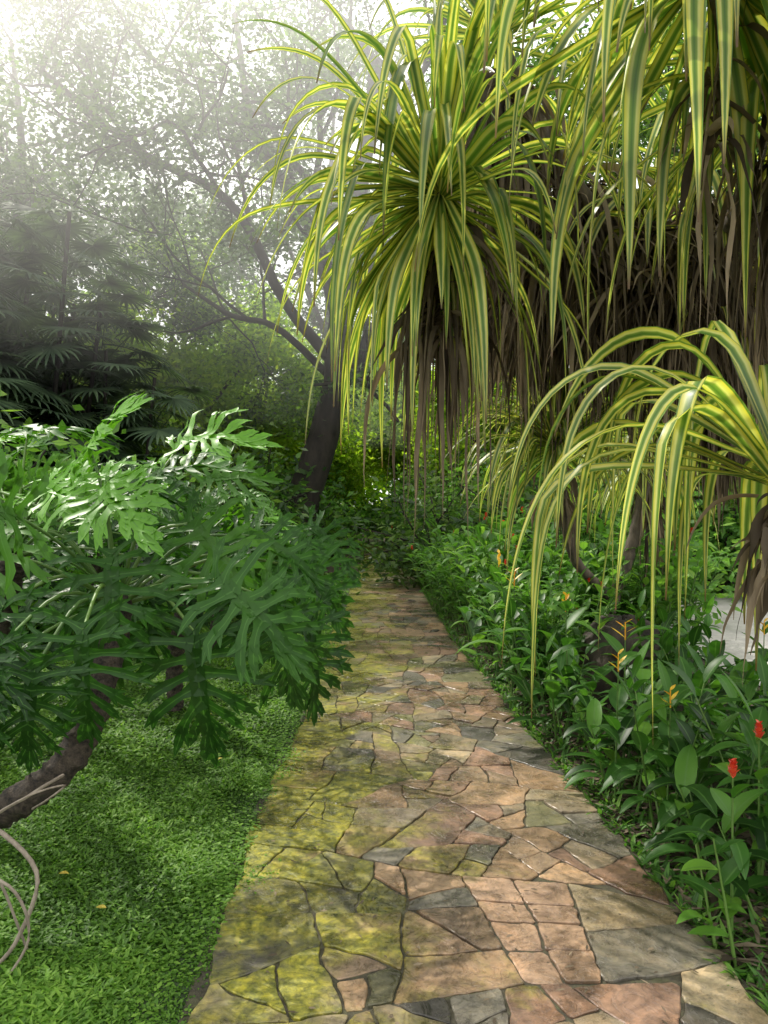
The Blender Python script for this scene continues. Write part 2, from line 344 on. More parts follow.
grass(115000,-2.2,-.35,1.7,4.2,.034,.0050,mb)
grass(90000,-3.4,-.35,4.2,9,.048,.0076,mb)
grass(25000,-6,-.5,7,16,.10,.012,mb)
n=22000;x=R.uniform(-2.2,-.56,n);y=R.uniform(1.8,6,n)
k=(np.sin(x*5+1)*np.sin(y*3.7)+R.normal(0,.5,n))>.0;x,y=x[k],y[k];n=len(x)
pp=np.stack([x,y,R.uniform(.02,.042,n)],-1);dd=rnd_dir(n,-.1,.3);C,D=curve(pp,dd,R.uniform(.014,.026,n),2,5);strips(mb,C,D,side0(dd,n),.0070*np.array([.4,1,.15])[None],.15,R.uniform(.3,.95,n))
g=link(bpy.data.objects.new('grass',mb.mesh('grass',M_grass)));g["kind"]="stuff";g["label"]="short bright green lawn grass beside the stone path";g["category"]="grass"
mb=MB();n=9000;y=R.uniform(1.8,14,n);x=right_e(y)+.03+R.exponential(.5,n)
pp=np.stack([x,y,R.uniform(.005,.03,n)],-1);dd=rnd_dir(n,-.15,.3);C,D=curve(pp,dd,R.uniform(.03,.13,n),2,3)
strips(mb,C,D,side0(dd,n),R.uniform(.004,.02,n)[:,None]*np.array([.5,1,.1])[None],.25,R.uniform(0,.8,n))
n=260;y=1.9+R.exponential(2.5,n);x=R.uniform(-.5,1.1,n)
pp=np.stack([x,y,np.full(n,.034)],-1);dd=rnd_dir(n,-.05,.05);C,D=curve(pp,dd,R.uniform(.008,.035,n),2,0)
strips(mb,C,D,side0(dd,n),R.uniform(.002,.007,n)[:,None]*np.array([.5,1,.1])[None],.25,R.uniform(.2,1,n))
g=link(bpy.data.objects.new('leaf_litter',mb.mesh('leaf_litter',M_dead)));g["kind"]="stuff";g["label"]="brown dry leaf litter on the soil of the planting bed";g["category"]="leaves"
mb=MB();n=12000;y=R.uniform(1.8,16,n);x=right_e(y)+.0+R.exponential(.2,n)
dd=rnd_dir(n,.2,.9);pp=np.stack([x,y,np.zeros(n)],-1);C,D=curve(pp,dd,R.uniform(.04,.12,n),3,8)
strips(mb,C,D,side0(dd,n),R.uniform(.004,.012,n)[:,None]*np.array([.5,1,.7,.05])[None],.25,R.uniform(0,.8,n))
g=link(bpy.data.objects.new('ground_cover',mb.mesh('ground_cover',M_shrub)));g["kind"]="stuff";g["label"]="low green weeds creeping along the planting bed edge";g["category"]="weeds"
for (x,y,a) in [(-1.28,2.9,0),(-.95,4.2,1),(-1.2,5.1,2),(-1.0,2.65,3),(1.35,2.6,2),(1.5,3.4,.4)]:
    mb=MB();d=np.array([[math.cos(a),math.sin(a),.1]]);C,D=curve(np.array([[0,0,0.]]),d,.04,4,8);strips(mb,C,D,side0(d,1),.012*np.array([.15,.8,1,.7,.05])[None],.3,np.array([random.random()]))
    f=link(bpy.data.objects.new('fallen_leaf',mb.mesh('fallen_leaf',M_yleaf)));f.location=(x,y,.05 if x<0 else .03);f["label"]="small yellow fallen leaf lying on the ground";f["category"]="leaf";f["group"]="fallen yellow leaves"

# ---------------------------------------------------------------- philodendron
def phil_template(seed):
    rr=np.random.default_rng(seed);mb=MB();L=.5
    lob=[]
    for sgn in (1,-1):
        nL=8
        for i in range(nL):
            f=i/(nL-1);x0=.0+L*.84*f**1.0;ang=math.radians(132-100*f**.85)+rr.normal(0,.08)
            ln=(.16+.17*math.sin(math.pi*min(1,f*.9+.2)**1.1))*rr.uniform(.82,1.14)
            if f>.85: ln=.15
            lob.append((x0,sgn,ang,ln,.0190+.004*math.sin(math.pi*f)))
    lob.append((L*.8,1,0.0,.20,.022))
    def strip(p,a,ln,w,z,bend,prof,t,lift=0):
        S=len(prof)-1;s=np.linspace(0,1,S+1);aa=a+bend*s
        C=np.zeros((1,S+1,3));C[0,0]=[p[0],p[1],z]
        for j in range(S):
            C[0,j+1]=C[0,j]+np.array([math.cos(aa[j]),math.sin(aa[j]),lift*math.sin(s[j]*9)])*ln/S
        D=nrm(np.gradient(C[0],axis=0))[None]
        side=np.array([[-math.sin(a),math.cos(a),0]])
        strips(mb,C,D,side,w*np.array(prof)[None],rr.uniform(.15,.5),t)
        return C[0]
    for (x0,sgn,ang,ln,w) in lob:
        z=rr.uniform(-.003,.003)
        C=strip((x0,0),ang*sgn,ln,w,z,-.4*sgn*(1 if ang>0 else 0),[1.9,1.2,.75,.8,1.05,.85,.95,.5,.08],np.array([.5]),rr.normal(0,.14))
        for q,side in ((4,1),(4,-1),(6,1)):
            if rr.uniform()<.2: continue
            a=ang*sgn+side*(.6)-.2*sgn
            c_=C[q];V0=(c_[0],c_[1]);strip(V0,a,ln*(.27 if q<6 else .2)*rr.uniform(.7,1.2),w*.62,c_[2]+.001*side,0,[1.3,1.05,.7,.1],np.array([.5]))
    strip((-.005,0),0,L*.9,.032,0,0,[.8,1.15,1.1,1,.9,.6],np.array([.5]))
    V=np.concatenate(mb.V);F=np.concatenate(mb.F);U=np.concatenate(mb.U)
    k=rr.uniform(.4,1.1)
    V[:,2]+= -k*V[:,0]*np.abs(V[:,0])-.8*V[:,1]**2+.010*np.sin(V[:,0]*24)+.011*np.sin(V[:,1]*28+V[:,0]*10)+rr.uniform(.1,.5)*np.abs(V[:,1])
    return V,F,U
TP=[phil_template(i) for i in range(10)]
def put_leaf(mb,base,d,up,s,t):
    V,F,U=TP[random.randrange(10)]
    d=np.array(d,float);d/=np.linalg.norm(d);up=np.array(up,float);up=up-d*(up@d);up/=np.linalg.norm(up);y=np.cross(up,d)
    W=(V[:,:1]*d+V[:,1:2]*y+V[:,2:]*up)*s+np.array(base);mb.add(W,F,U,t)
def philodendron(base,heads,authored,trunk_pts,roots,label,tr=.055,zmin=.35,sc_=1.0):
    e=thing('philodendron_plant',label,'plant',base,'split-leaf philodendrons beside the lawn')
    ml=MB()
    for hi,(hx,hy,hz,n,pl,ph) in enumerate(heads):
        h=np.array([hx,hy,hz])
        for i in range(n):
            a=i*2.4+hi+random.gauss(0,.25);f=(i+.5)/n;el=math.radians(80-85*f**.9+random.gauss(0,7))
            ln=random.uniform(pl,ph)*(1-.15*(1-f));d=np.array([math.cos(a)*math.cos(el),math.sin(a)*math.cos(el),math.sin(el)])
            C,D=curve(h[None]+d[None]*.03,d[None],ln,8,.9)
            b=C[0,-1]
            if b[1]<2.1 or b[2]<zmin or b[0]>-.50: continue
            ml.mi=1;tube(ml,C[0],(.009,.005),6,random.random());ml.mi=0
            fd=np.array([math.cos(a),math.sin(a),random.uniform(-.7,.1)+(.6 if el>.8 else 0)])
            up=np.array([math.cos(a)*.35,math.sin(a)*.35-.75,1.])+R.normal(0,.45,3)
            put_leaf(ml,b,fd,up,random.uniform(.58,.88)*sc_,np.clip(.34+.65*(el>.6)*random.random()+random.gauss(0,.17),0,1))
    for (b,d,s,t,hi) in authored:
        h=np.array(heads[hi][:3]);b=np.array(b);mid=(h+b)/2+np.array([0,0,.12])
        ml.mi=1;tube(ml,spline([h,mid,b],9),(.010,.006),6,random.random());ml.mi=0
        put_leaf(ml,b,d,(random.gauss(0,.25),-.75,.75),s*.80,t)
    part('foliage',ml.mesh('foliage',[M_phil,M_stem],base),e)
    for tp in trunk_pts:
        mt=MB();P=spline(tp,120);ring=np.where(np.arange(120)%5<2,1.10,1.0)*(1+.06*np.sin(np.arange(120)*.31));tube(mt,P,tr*ring,18,rough=.06)
        part('trunk',mt.mesh('trunk',M_phbark,base),e)
    for rp,rad in roots:
        mr_=MB();tube(mr_,spline(rp,22),(rad,rad*.7),7);part('aerial_root',mr_.mesh('aerial_root',M_root,base),e)
au=[((-1.08,2.95,1.30),(.12,-.45,-.75),1.0,.5,0),((-1.42,2.75,1.12),(-.2,-.3,-.85),1.05,.35,0),((-.76,2.95,1.00),(.12,-.25,-.95),1.15,.32,0),
    ((-.50,3.05,1.12),(.4,-.15,-.85),1.05,.35,0),((-.85,3.2,1.42),(.5,-.3,-.35),1.0,.6,0),((-1.30,3.3,1.72),(.15,-.4,.35),1.,1,0),
    ((-.98,3.5,1.76),(.4,-.3,.2),1.0,1,0),((-1.72,3.2,1.58),(-.2,-.5,.1),1.0,.95,0),((-.62,3.4,1.36),(.8,-.2,-.3),.95,.5,0),((-1.5,3.0,1.4),(-.1,-.5,-.3),1.0,.7,0),
    ((-.42,3.6,1.2),(.6,-.1,-.6),.9,.4,0),((-1.15,3.0,1.55),(.3,-.5,-.0),1.0,.85,0),((-1.34,2.55,1.00),(-.25,-.25,-.85),.9,.3,0),
    ((-.36,3.3,.98),(.3,-.2,-.9),.95,.32,0),((-1.06,2.60,1.06),(.05,-.2,-.95),.9,.35,0),((-1.20,2.54,.94),(-.1,-.2,-.95),.8,.25,0)]
philodendron((-1.75,2.75,0),[(-1.12,3.1,1.08,8,.45,.70),(-1.8,3.6,1.25,14,.45,.8)],au,
   [[(-1.95,2.6,-.03),(-1.9,2.6,.18),(-1.62,2.62,.30),(-1.38,2.64,.40),(-1.16,2.70,.56),(-1.08,2.85,.84),(-1.1,3.08,1.10)],[(-2.1,3.4,-.03),(-2.0,3.5,.5),(-1.85,3.6,1.0),(-1.8,3.6,1.27)]],
   [([(-1.14,2.62,.54),(-1.17,2.45,.54),(-1.3,2.4,.44),(-1.22,2.4,.2),(-1.18,2.45,0)],.006),([(-1.4,2.55,.38),(-1.25,2.42,.42),(-1.12,2.38,.3),(-1.18,2.36,.1),(-1.27,2.33,0)],.009),
    ([(-1.25,2.62,.42),(-1.12,2.45,.52),(-1.05,2.42,.58),(-1.16,2.35,.56),(-1.4,2.3,.42)],.004),([(-1.5,2.55,.36),(-1.35,2.35,.36),(-1.16,2.3,.30),(-1.11,2.3,.15),(-1.19,2.3,0)],.006)],
   'split-leaf philodendron with dark arching trunk over the lawn',.055,.98)
philodendron((-1.5,5.0,0),[(-1.35,5.1,1.1,18,.4,.7)],[((-.55,4.6,1.2),(.5,-.2,-.7),1.,.4,0),((-.5,5.,1.35),(.6,-.2,-.4),1.,.45,0),((-.68,4.5,1.05),(.3,-.3,-.9),1.,.32,0),((-1.4,4.6,.95),(-.1,-.3,-.9),1.1,.25,0),((-1.75,4.6,1.0),(-.2,-.3,-.9),1.1,.25,0)],
   [[(-1.5,5.3,-.03),(-1.5,5.3,.4),(-1.4,5.2,.8),(-1.35,5.1,1.13)]],[],'split-leaf philodendron leaning over the edge of the path',zmin=.75)
philodendron((-1.7,7.2,0),[(-1.45,7.1,1.1,18,.4,.7),(-2.5,6.4,1.15,18,.4,.8)],[],
   [[(-1.7,7.2,-.03),(-1.6,7.2,.5),(-1.45,7.1,1.12)],[(-2.4,6.6,-.03),(-2.5,6.5,.5),(-2.5,6.4,1.17)]],[],'dark green split-leaf philodendron further along the lawn',zmin=.7)
philodendron((-3.4,5.2,0),[(-3.3,5.2,1.25,22,.5,.85),(-2.5,4.6,1.35,16,.5,.8)],[],
   [[(-3.4,5.2,-.03),(-3.35,5.2,.6),(-3.3,5.2,1.27)],[(-2.7,4.8,-.03),(-2.6,4.7,.6),(-2.5,4.6,1.37)]],[],'wide split-leaf philodendron clump beside the lawn',zmin=.8)

# ---------------------------------------------------------------- pandanus
def crown(c,L,n,ndead,seed,w=.034,tilt=(-.08,-.25,-.05),dead_r=.22,dl=1.2,elmin=-1.0,elmax=1.45,k=2.6,av=None,doff=(.05,.12,-.1),zr=.7,bsr=(.2,.8),dsp=.03,kp=.28,lmin=.55):
    global R
    R=np.random.default_rng(seed);c=np.array(c,float)
    gm=MB();dm=MB()
    a=R.uniform(0,2*np.pi,n);el=elmin+(elmax-elmin)*R.uniform(0,1,n)**.85
    d=np.stack([np.cos(a)*np.cos(el),np.sin(a)*np.cos(el),np.sin(el)],-1)+np.array(tilt)[None];d=nrm(d)
    if av is not None:
        kk=~(d@nrm(np.array(av[:3],float))>av[3]);d=d[kk];n=len(d)
    S=20;s=np.linspace(0,1,S)
    bs=R.uniform(*bsr,n)[:,None];kv=R.uniform(.6,1.7,n)[:,None]*k
    g=kv*np.clip((s[None]-bs*.6)/.25,.05,1)
    kink=(R.uniform(0,1,n)<kp)[:,None]*np.exp(-((s[None]-R.uniform(.25,.55,n)[:,None])/.04)**2)*20
    Ln=L*R.uniform(lmin,1.12,n)
    C,D=curve(c+d*.05-np.array([0,0,1.])*R.uniform(0,.10,n)[:,None],d,Ln,S,g+kink,.010)
    s1=np.linspace(0,1,S+1);prof=np.clip(np.minimum(.6+s1*1.6,1.0)*np.clip((1-s1)/.55,.04,1)**.75,.03,1)
    strips(gm,C,D,side0(d,n),w*R.uniform(.6,1.2,n)[:,None]*prof[None],.35,R.uniform(0,1,n),R.normal(0,.8,n))
    n=ndead;a=R.uniform(0,2*np.pi,n);el=R.uniform(-1.3,.2,n)
    d=np.stack([np.cos(a)*np.cos(el),np.sin(a)*np.cos(el),np.sin(el)],-1)
    zz=R.uniform(.05,zr,n);p=c+np.array(doff)+d*.04-np.array([0,0,1.])*zz[:,None]
    p[:,:2]+=R.normal(0,dsp,(n,2))
    g=R.uniform(3,14,n)[:,None]*np.ones((1,12))/max(dead_r/.22,.4)
    C,D=curve(p,d,dl*R.uniform(.3,1.1,n),12,g,.065)
    s1=np.linspace(0,1,13);strips(dm,C,D,side0(d,n),R.uniform(.005,.024,n)[:,None]*np.clip((1-s1)/.6,.05,1)[None],.6,np.clip(R.normal(.5,.3,n),0,1),R.normal(0,3,n))
    return gm,dm
def pandanus(base,crowns,trunks,label):
    e=thing('pandanus_tree',label,'screw pine',base,'variegated pandanus trees over the planting bed')
    tm=MB()
    for pts,r in trunks:
        P=spline(pts,40);tube(tm,P,np.linspace(r[0],r[1],40)*np.where(np.arange(40)%3==0,1.07,1),12,rough=.03)
    part('trunk',tm.mesh('trunk',M_pbark,base),e)
    for kw in crowns:
        gm,dm=crown(**kw)
        part('leaf_crown',gm.mesh('leaf_crown',M_pan,base),e);part('dead_leaf_skirt',dm.mesh('dead_leaf_skirt',M_dead,base),e)
pandanus((2.85,5.1,0),[
  dict(c=(.30,4.0,3.22),L=1.45,n=215,ndead=140,seed=1,w=.032,dead_r=.22,dl=1.15,k=2.7,av=(-.07,-.92,-.39,.86),tilt=(-.08,-.12,-.08),elmin=-1.3,elmax=1.4),
  dict(c=(1.40,3.1,3.80),L=1.65,n=130,ndead=30,seed=2,w=.042,dl=.8,dead_r=.3,k=4.2),
  dict(c=(2.0,3.6,3.70),L=1.65,n=130,ndead=130,seed=12,w=.040,dl=1.2,dead_r=.3,k=3.8),
  dict(c=(.75,4.9,4.6),L=1.3,n=70,ndead=260,seed=3,dl=1.35,dead_r=.45,w=.031),
  dict(c=(1.35,5.2,3.9),L=1.1,n=26,ndead=700,seed=33,dl=1.45,dead_r=.65,doff=(0,0,-.1),w=.031,dsp=.13),
  dict(c=(2.1,4.9,3.7),L=1.3,n=40,ndead=700,seed=4,dl=1.4,dead_r=.65,w=.031,dsp=.13),
  dict(c=(1.0,5.4,3.55),L=.8,n=10,ndead=560,seed=5,dl=1.05,dead_r=.65,zr=.6,dsp=.13),
  dict(c=(1.75,4.9,3.4),L=1.1,n=16,ndead=560,seed=15,dl=1.0,dead_r=.65,zr=.6,dsp=.13),
  dict(c=(2.4,5.3,2.6),L=1.1,n=110,ndead=220,seed=6,dl=.8,zr=.4)],
  [([(2.85,5.1,-.05),(2.85,5.1,1.2),(2.6,5.0,2.2),(2.1,4.9,3.0),(2.1,4.9,3.65)],(.11,.06)),([(2.6,5.0,2.2),(1.8,5.0,3.0),(.9,4.6,3.1),(.42,4.15,2.95),(.30,4.0,3.2)],(.06,.045)),
   ([(2.1,4.9,3.0),(1.95,4.0,3.2),(1.55,3.4,3.4),(1.40,3.1,3.75)],(.06,.045)),([(2.1,4.9,3.0),(2.1,4.2,3.2),(2.0,3.6,3.65)],(.07,.05)),([(1.8,5.0,3.0),(1.2,4.9,3.7),(.75,4.9,4.55)],(.06,.045)),([(2.85,5.1,1.3),(2.6,5.3,1.8),(2.4,5.3,2.55)],(.06,.05)),([(2.6,5.0,2.2),(1.7,5.3,2.9),(1.0,5.4,3.5)],(.055,.045)),([(1.7,5.3,2.9),(1.4,5.2,3.2),(1.35,5.2,3.85)],(.055,.045)),([(2.1,4.9,3.0),(1.9,4.9,3.1),(1.75,4.9,3.35)],(.055,.045))],
  'tall variegated pandanus with yellow striped leaves and brown skirts')
pandanus((2.3,2.8,0),[dict(c=(1.30,2.42,1.62),L=1.45,n=46,ndead=60,seed=8,w=.033,dl=.42,elmin=.0,elmax=1.25,tilt=(-.05,-.02,.05),k=5.2,av=(-.3,-1,0,.80),doff=(0,0,0),zr=.3,bsr=(.10,.45),kp=.25,lmin=.7)],
  [([(2.35,2.8,-.05),(2.3,2.8,.5),(2.1,2.7,1.0),(1.8,2.55,1.35),(1.5,2.45,1.45),(1.30,2.42,1.60)],(.04,.03))],'low variegated pandanus with yellow striped leaves drooping to the bed')
pandanus((2.1,6.9,0),[dict(c=(1.38,5.9,2.02),L=1.1,n=170,ndead=40,seed=9,w=.030,dl=.5,elmin=-.6,tilt=(0,-.1,0),k=3.2,zr=.4),dict(c=(2.6,7.2,2.1),L=1.15,n=110,ndead=80,seed=10,dl=.9)],
  [([(2.1,6.9,-.05),(2.1,6.9,.6),(1.6,6.3,1.1),(1.38,5.9,2.0)],(.05,.035)),([(2.1,6.9,.5),(2.4,7.1,1.2),(2.6,7.2,2.1)],(.06,.05))],'smaller variegated pandanus with fountain crown among shrubs')
R=np.random.default_rng(77)

# ---------------------------------------------------------------- bed plants
def lance(mb,p,d,L,w,g,t,S=6):
    n=len(p);C,D=curve(p,d,L,S,g);s=np.linspace(0,1,S+1);prof=np.clip(np.sin(np.pi*np.clip(s,0,1)**.85)**.75,.05,1)
    strips(mb,C,D,side0(d,n),np.broadcast_to(w,(n,))[:,None]*prof[None],.3,t)
def ginger(h,nst,ll,lw,flower,name,label,cat,mat,per=8,spread=.12,t0=.28,nred=1,fs=1):
    e=thing(name,label,cat,(0,0,0),'leafy plants in the bed beside the path')
    ml=MB();fl=[]
    for i in range(nst):
        a=random.uniform(0,6.28);rr_=random.uniform(0,spread);p=np.array([[math.cos(a)*rr_,math.sin(a)*rr_,-.02]])
        d=np.array([[math.cos(a)*.3,math.sin(a)*.3,1.]])+R.normal(0,.10,(1,3));hh=h*random.uniform(.65,1.1)*(1-.25*(rr_/max(spread,.2))**2)
        if flower and nst<8 and i==0: d=np.array([[.02,.0,1.]]);hh=h*1.12
        C,D=curve(p,d,hh,10,.25/h);ml.mi=1;tube(ml,C[0],(.007,.003),5,random.random());ml.mi=0
        ts=np.linspace(t0,1,per);P=np.stack([np.interp(ts*10,np.arange(11),C[0,:,j]) for j in range(3)],-1)
        aa=a+np.arange(per)*np.pi+R.normal(0,.6,per);el=R.uniform(.0,.9,per)+.3*ts
        dd=np.stack([np.cos(aa)*np.cos(el),np.sin(aa)*np.cos(el),np.sin(el)],-1)
        lance(ml,P,dd,ll*R.uniform(.6,1.25,per),lw*R.uniform(.75,1.2,per),R.uniform(1.5,6,per)[:,None]*np.ones((1,6))*(.25/ll),np.clip(R.normal(.42,.26,per),0,1))
        if flower and i<nred:
            mfz=MB();fl.append(mfz)
            top=C[0,-1]
            if flower=='orange':
                m_=4;q=top+np.array([0,0,1.])*np.linspace(.01,.085,m_)[:,None];fa=a+np.arange(m_)*np.pi;dd=np.stack([np.cos(fa)*.9,np.sin(fa)*.9,np.full(m_,.6)],-1)
                lance(mfz,q,dd,np.linspace(.085,.045,m_),.010,-1.,R.uniform(0,1,m_),4);tube(mfz,np.stack([top,top+[0,0,.09]]),(.004,.003),6,.3)
            else:
                m_=16;q=top+np.array([0,0,1.])*np.linspace(0,.06*fs,m_)[:,None];fa=np.arange(m_)*2.4;dd=np.stack([np.cos(fa)*.7,np.sin(fa)*.7,np.full(m_,.8)],-1)
                lance(mfz,q,dd,np.linspace(.04,.02,m_)*fs,.010,0.,R.uniform(0,1,m_),4)
    part('foliage',ml.mesh('foliage',[mat,M_stem]),e)
    for f in fl: part('flower',f.mesh('flower',M_orange if flower=='orange' else M_red),e)
    return e
H=[ginger(.66,4,.24,.038,None,'ginger_plant','green ginger plant with narrow glossy leaves in bed','plant',M_gin,7),
   ginger(.62,4,.28,.042,'orange','heliconia_plant','heliconia with orange bracts and long green leaves','heliconia',M_gin,6,nred=1),
   ginger(.52,3,.17,.032,'red','ginger_plant','ginger plant with red flower spike in bed','plant',M_gin,7,fs=.95),
   ginger(.80,5,.22,.033,None,'ginger_plant','tall leafy ginger plant in shaded bed','plant',M_gin,9)]
SH=[ginger(1.0,46,.14,.028,None,'shrub','dense green leafy shrub bordering the stone path','shrub',M_shrub,13,.42,.3),
    ginger(1.0,42,.15,.029,'red','shrub','leafy shrub with small red flowers by path','shrub',M_shrub,13,.42,.3,3,.8)]
used=set()
def place(src,x,y,s,rz=None):
    rz=random.uniform(0,6.28) if rz is None else rz
    if id(src) not in used:
        used.add(id(src));src.location=(x,y,0);src.rotation_euler=(0,0,rz);src.scale=(s,s,s);return
    copy_thing(src,(x,y,0),rz,s)
place(H[2],1.21,2.42,1.0,1.0);place(H[2],1.42,2.9,1.0,4.0)
for (x,yy,s) in [(1.20,3.7,1.0),(1.15,4.7,1.2),(1.40,4.1,1.15),(1.05,5.7,1.2),(1.0,6.6,1.3),(1.3,3.3,.95)]: place(H[1],x,yy,s)
y=2.65
while y<5.9:
    for q in range(4):
        x=float(right_e(y))+.22+q*.42+random.uniform(-.12,.14)
        yy=y+random.uniform(-.15,.15)
        if yy>4.6 and 1.35<x<1.8: continue
        place(random.choices(H,[5,.15,0,2.5])[0],x,yy,random.uniform(.7,1.05)+.03*q+.02*(y-3))
    y+=.40
y=5.9
while y<23:
    for q in range(3):
        x=float(right_e(y))+(.54 if y<11 else .66)+q*.62+random.uniform(-.10,.15)
        if y<7.2 and q>=1: continue
        place(random.choice(SH),x,y,random.uniform(.88,1.1)*((1.08 if y<12 else .95)+.12*q+.012*(y-6))*(.85 if y<7 else 1))
    y+=.72
for y in np.arange(9,23,.9):
    for q in range(3): place(random.choice(SH),float(left_e(y))-.95-q*.8+random.uniform(-.2,.05),y,random.uniform(.7,.95)*(.72+.15*q))
for (x,y,k) in [(.9,26.5,1.6),(-.0,28.2,1.8),(1.6,26,1.9),(-1.2,29.6,1.9),(-3.6,26,1.6),(-2.6,30,2.0)]: place(random.choice(SH),x,y,k)

# boulder
bm=MB();nu,nv=28,18;th=np.linspace(0,2*np.pi,nu,endpoint=False);ph=np.linspace(0.02,np.pi-.02,nv);T_,P_=np.meshgrid(th,ph,indexing='ij')
r=1+.10*np.sin(T_*3+1)*np.sin(P_*2)+.05*np.sin(T_*5+P_*4)+.04*np.cos(P_*7+T_*2)*np.sin(P_)
V=np.stack([np.cos(T_)*np.sin(P_)*r*.34,np.sin(T_)*np.sin(P_)*r*.28,np.cos(P_)*r*.36+.24],-1);idx=np.arange(nu*nv).reshape(nu,nv);nx=np.roll(idx,-1,0)
bm.add(V,np.stack([idx[:,:-1],nx[:,:-1],nx[:,1:],idx[:,1:]],-1),np.stack([T_,P_],-1),.5)
BME=bm.mesh('boulder',M_rock)
o=link(bpy.data.objects.new('boulder',BME));o.location=(1.80,5.6,0);o.scale=(1.05,1.0,1.08);o["label"]='rounded brown boulder half hidden in the planting bed';o["category"]="rock"

# ---------------------------------------------------------------- fan palms
def fanpalm(hmax,ncane,seed):
    global R
    R=np.random.default_rng(seed);e=thing('fan_palm','clump of dark fan palms with drooping pleated leaves','palm',(0,0,0),'fan palms behind the lawn')
    ml=MB()
    for c in range(ncane):
        a=R.uniform(0,6.28);r=R.uniform(0,.9);h=hmax*R.uniform(.45,1);p=np.array([[math.cos(a)*r,math.sin(a)*r,0]])
        C,D=curve(p,np.array([[math.cos(a)*.12,math.sin(a)*.12,1.]]),h,8,0);ms=MB();tube(ms,C[0],(.04,.03),6);part('trunk',ms.mesh('trunk',M_bark),e)
        for i in range(12):
            b=C[0,-1]-np.array([0,0,1.])*R.uniform(0,h*.4);az=i*2.4+R.normal(0,.2);el=R.uniform(-.2,1.1)
            d=np.array([[math.cos(az)*math.cos(el),math.sin(az)*math.cos(el),math.sin(el)]]);Q,_=curve(b[None],d,R.uniform(.5,.9),5,.8);tube(ml,Q[0],(.012,.008),4)
            hub=Q[0,-1];fw=nrm(np.array([math.cos(az),math.sin(az),-.35+R.normal(0,.15)]));sd=np.array([-math.sin(az),math.cos(az),0]);m_=22
            an=np.linspace(-2.2,2.2,m_);dd=fw[None]*np.cos(an)[:,None]+sd[None]*np.sin(an)[:,None]
            Lf=.62*(1-.18*np.abs(an)/2.2)*R.uniform(.85,1.1,m_)
            Cc,Dd=curve(np.repeat(hub[None],m_,0),dd,Lf,5,R.uniform(.8,2.6,m_)[:,None]*np.array([.1,.3,.8,1.5,2.]))
            sdv=nrm(np.cross(dd,np.cross(fw,sd)[None]))
            strips(ml,Cc,Dd,sdv,.028*np.array([.3,.9,1,.85,.6,.08])[None],.3,R.uniform(.1,.8,m_))
    part('crown',ml.mesh('crown',M_palm),e);return e
F1=fanpalm(5.6,10,21);F2=fanpalm(4.4,8,22)
F1.location=(-6.6,13.2,0);F2.location=(-5.2,13.6,0);F1.scale=(1.2,)*3;F2.scale=(1.1,)*3
copy_thing(F1,(-8.2,14,0),2,1.3);copy_thing(F2,(-7.6,11.6,0),1,1.25);copy_thing(F1,(-10,13.6,0),3,1.3)

# ---------------------------------------------------------------- trees
def grow(mw,tips,p,d,L,r,lvl,sp=.75):
    n=6;P=[p];dd=d/np.linalg.norm(d)
    for i in range(n):
        dd=dd+R.normal(0,.13,3)+np.array([0,0,.03]);dd/=np.linalg.norm(dd);P.append(P[-1]+dd*L/n)
    P=np.array(P);tube(mw,P,(r,r*.6),7 if lvl>1 else 5)
    if lvl<=1: tips.append(P[3]);tips.append(P[5]);tips.append(P[-1])
    if lvl==0: return
    for i in range(3 if lvl>1 else 4):
        q=P[random.choice([2,3,4,5,6])];nd=dd+R.normal(0,sp,3);grow(mw,tips,q,nd,L*random.uniform(.6,.8),r*.55,lvl-1,sp)
def leaves(ml,tips,per,sig,l,w,flat=.6):
    T=np.array(tips);n=len(T)*per;p=np.repeat(T,per,0)+R.normal(0,1,(n,3))*np.array([sig,sig,sig*flat])
    d=rnd_dir(n,-.9,.5);nn=rnd_dir(n);cl=np.repeat(R.uniform(.1,.9,len(T)),per)
    diamonds(ml,p,d,nn,l*R.uniform(.6,1.3,n),w*R.uniform(.7,1.2,n),np.clip(cl+R.normal(0,.15,n),0,1))
def tree_from(limbs,name,label,base,mat,lvl=2,L0=3.2,per=26,sig=.5,l=.16,w=.042,grp='tall trees behind the garden'):
    e=thing(name,label,'tree',base,grp);mw=MB();ml=MB();tips=[]
    for pts,r in limbs[1]:
        P=spline(pts,18);tube(mw,P+R.normal(0,r[0]*.06,P.shape),r,9)
        for k in limbs[0]:
            i=int(k*17);d=P[min(i+1,17)]-P[i-1];d=d/np.linalg.norm(d)
            grow(mw,tips,P[i],d+R.normal(0,.8,3),L0*random.uniform(.7,1.15),(r[0]*(1-k)+r[1]*k)*.6,lvl)
    leaves(ml,tips,per,sig,l,w);part('trunk',mw.mesh('trunk',M_bark,base),e);part('crown',ml.mesh('crown',mat,base),e);return e
tree_from(([.45,.55,.65,.75,.9,1],[
  ([(-2.35,18,-.1),(-2.0,18,1.6),(-1.35,18,3.6),(-1.0,18,6.2),(-.6,18.4,9),(-.2,18.5,12.5)],(.50,.16)),
  ([(-1.1,18,4.8),(-2.4,17.8,6.4),(-3.6,17.5,8.6),(-5.6,17,9.6),(-7.8,17,11.4)],(.15,.06)),
  ([(-1.0,18,5.6),(-1.9,18.3,8.5),(-3.3,18.8,11.0),(-3.8,19,14)],(.18,.07)),
  ([(-.9,18,6.5),(.6,18,8.2),(2.6,17.6,9.8),(4.8,17,11)],(.14,.05)),
  ([(-1.3,18,4.6),(-2.6,18,5.8),(-3.8,18.3,6.2),(-5.0,18.5,7.0)],(.10,.04))]),
  'tree','dark leaning tree with spreading limbs at lawn end',(-2.35,18,0),M_tree,per=28,sig=.34)
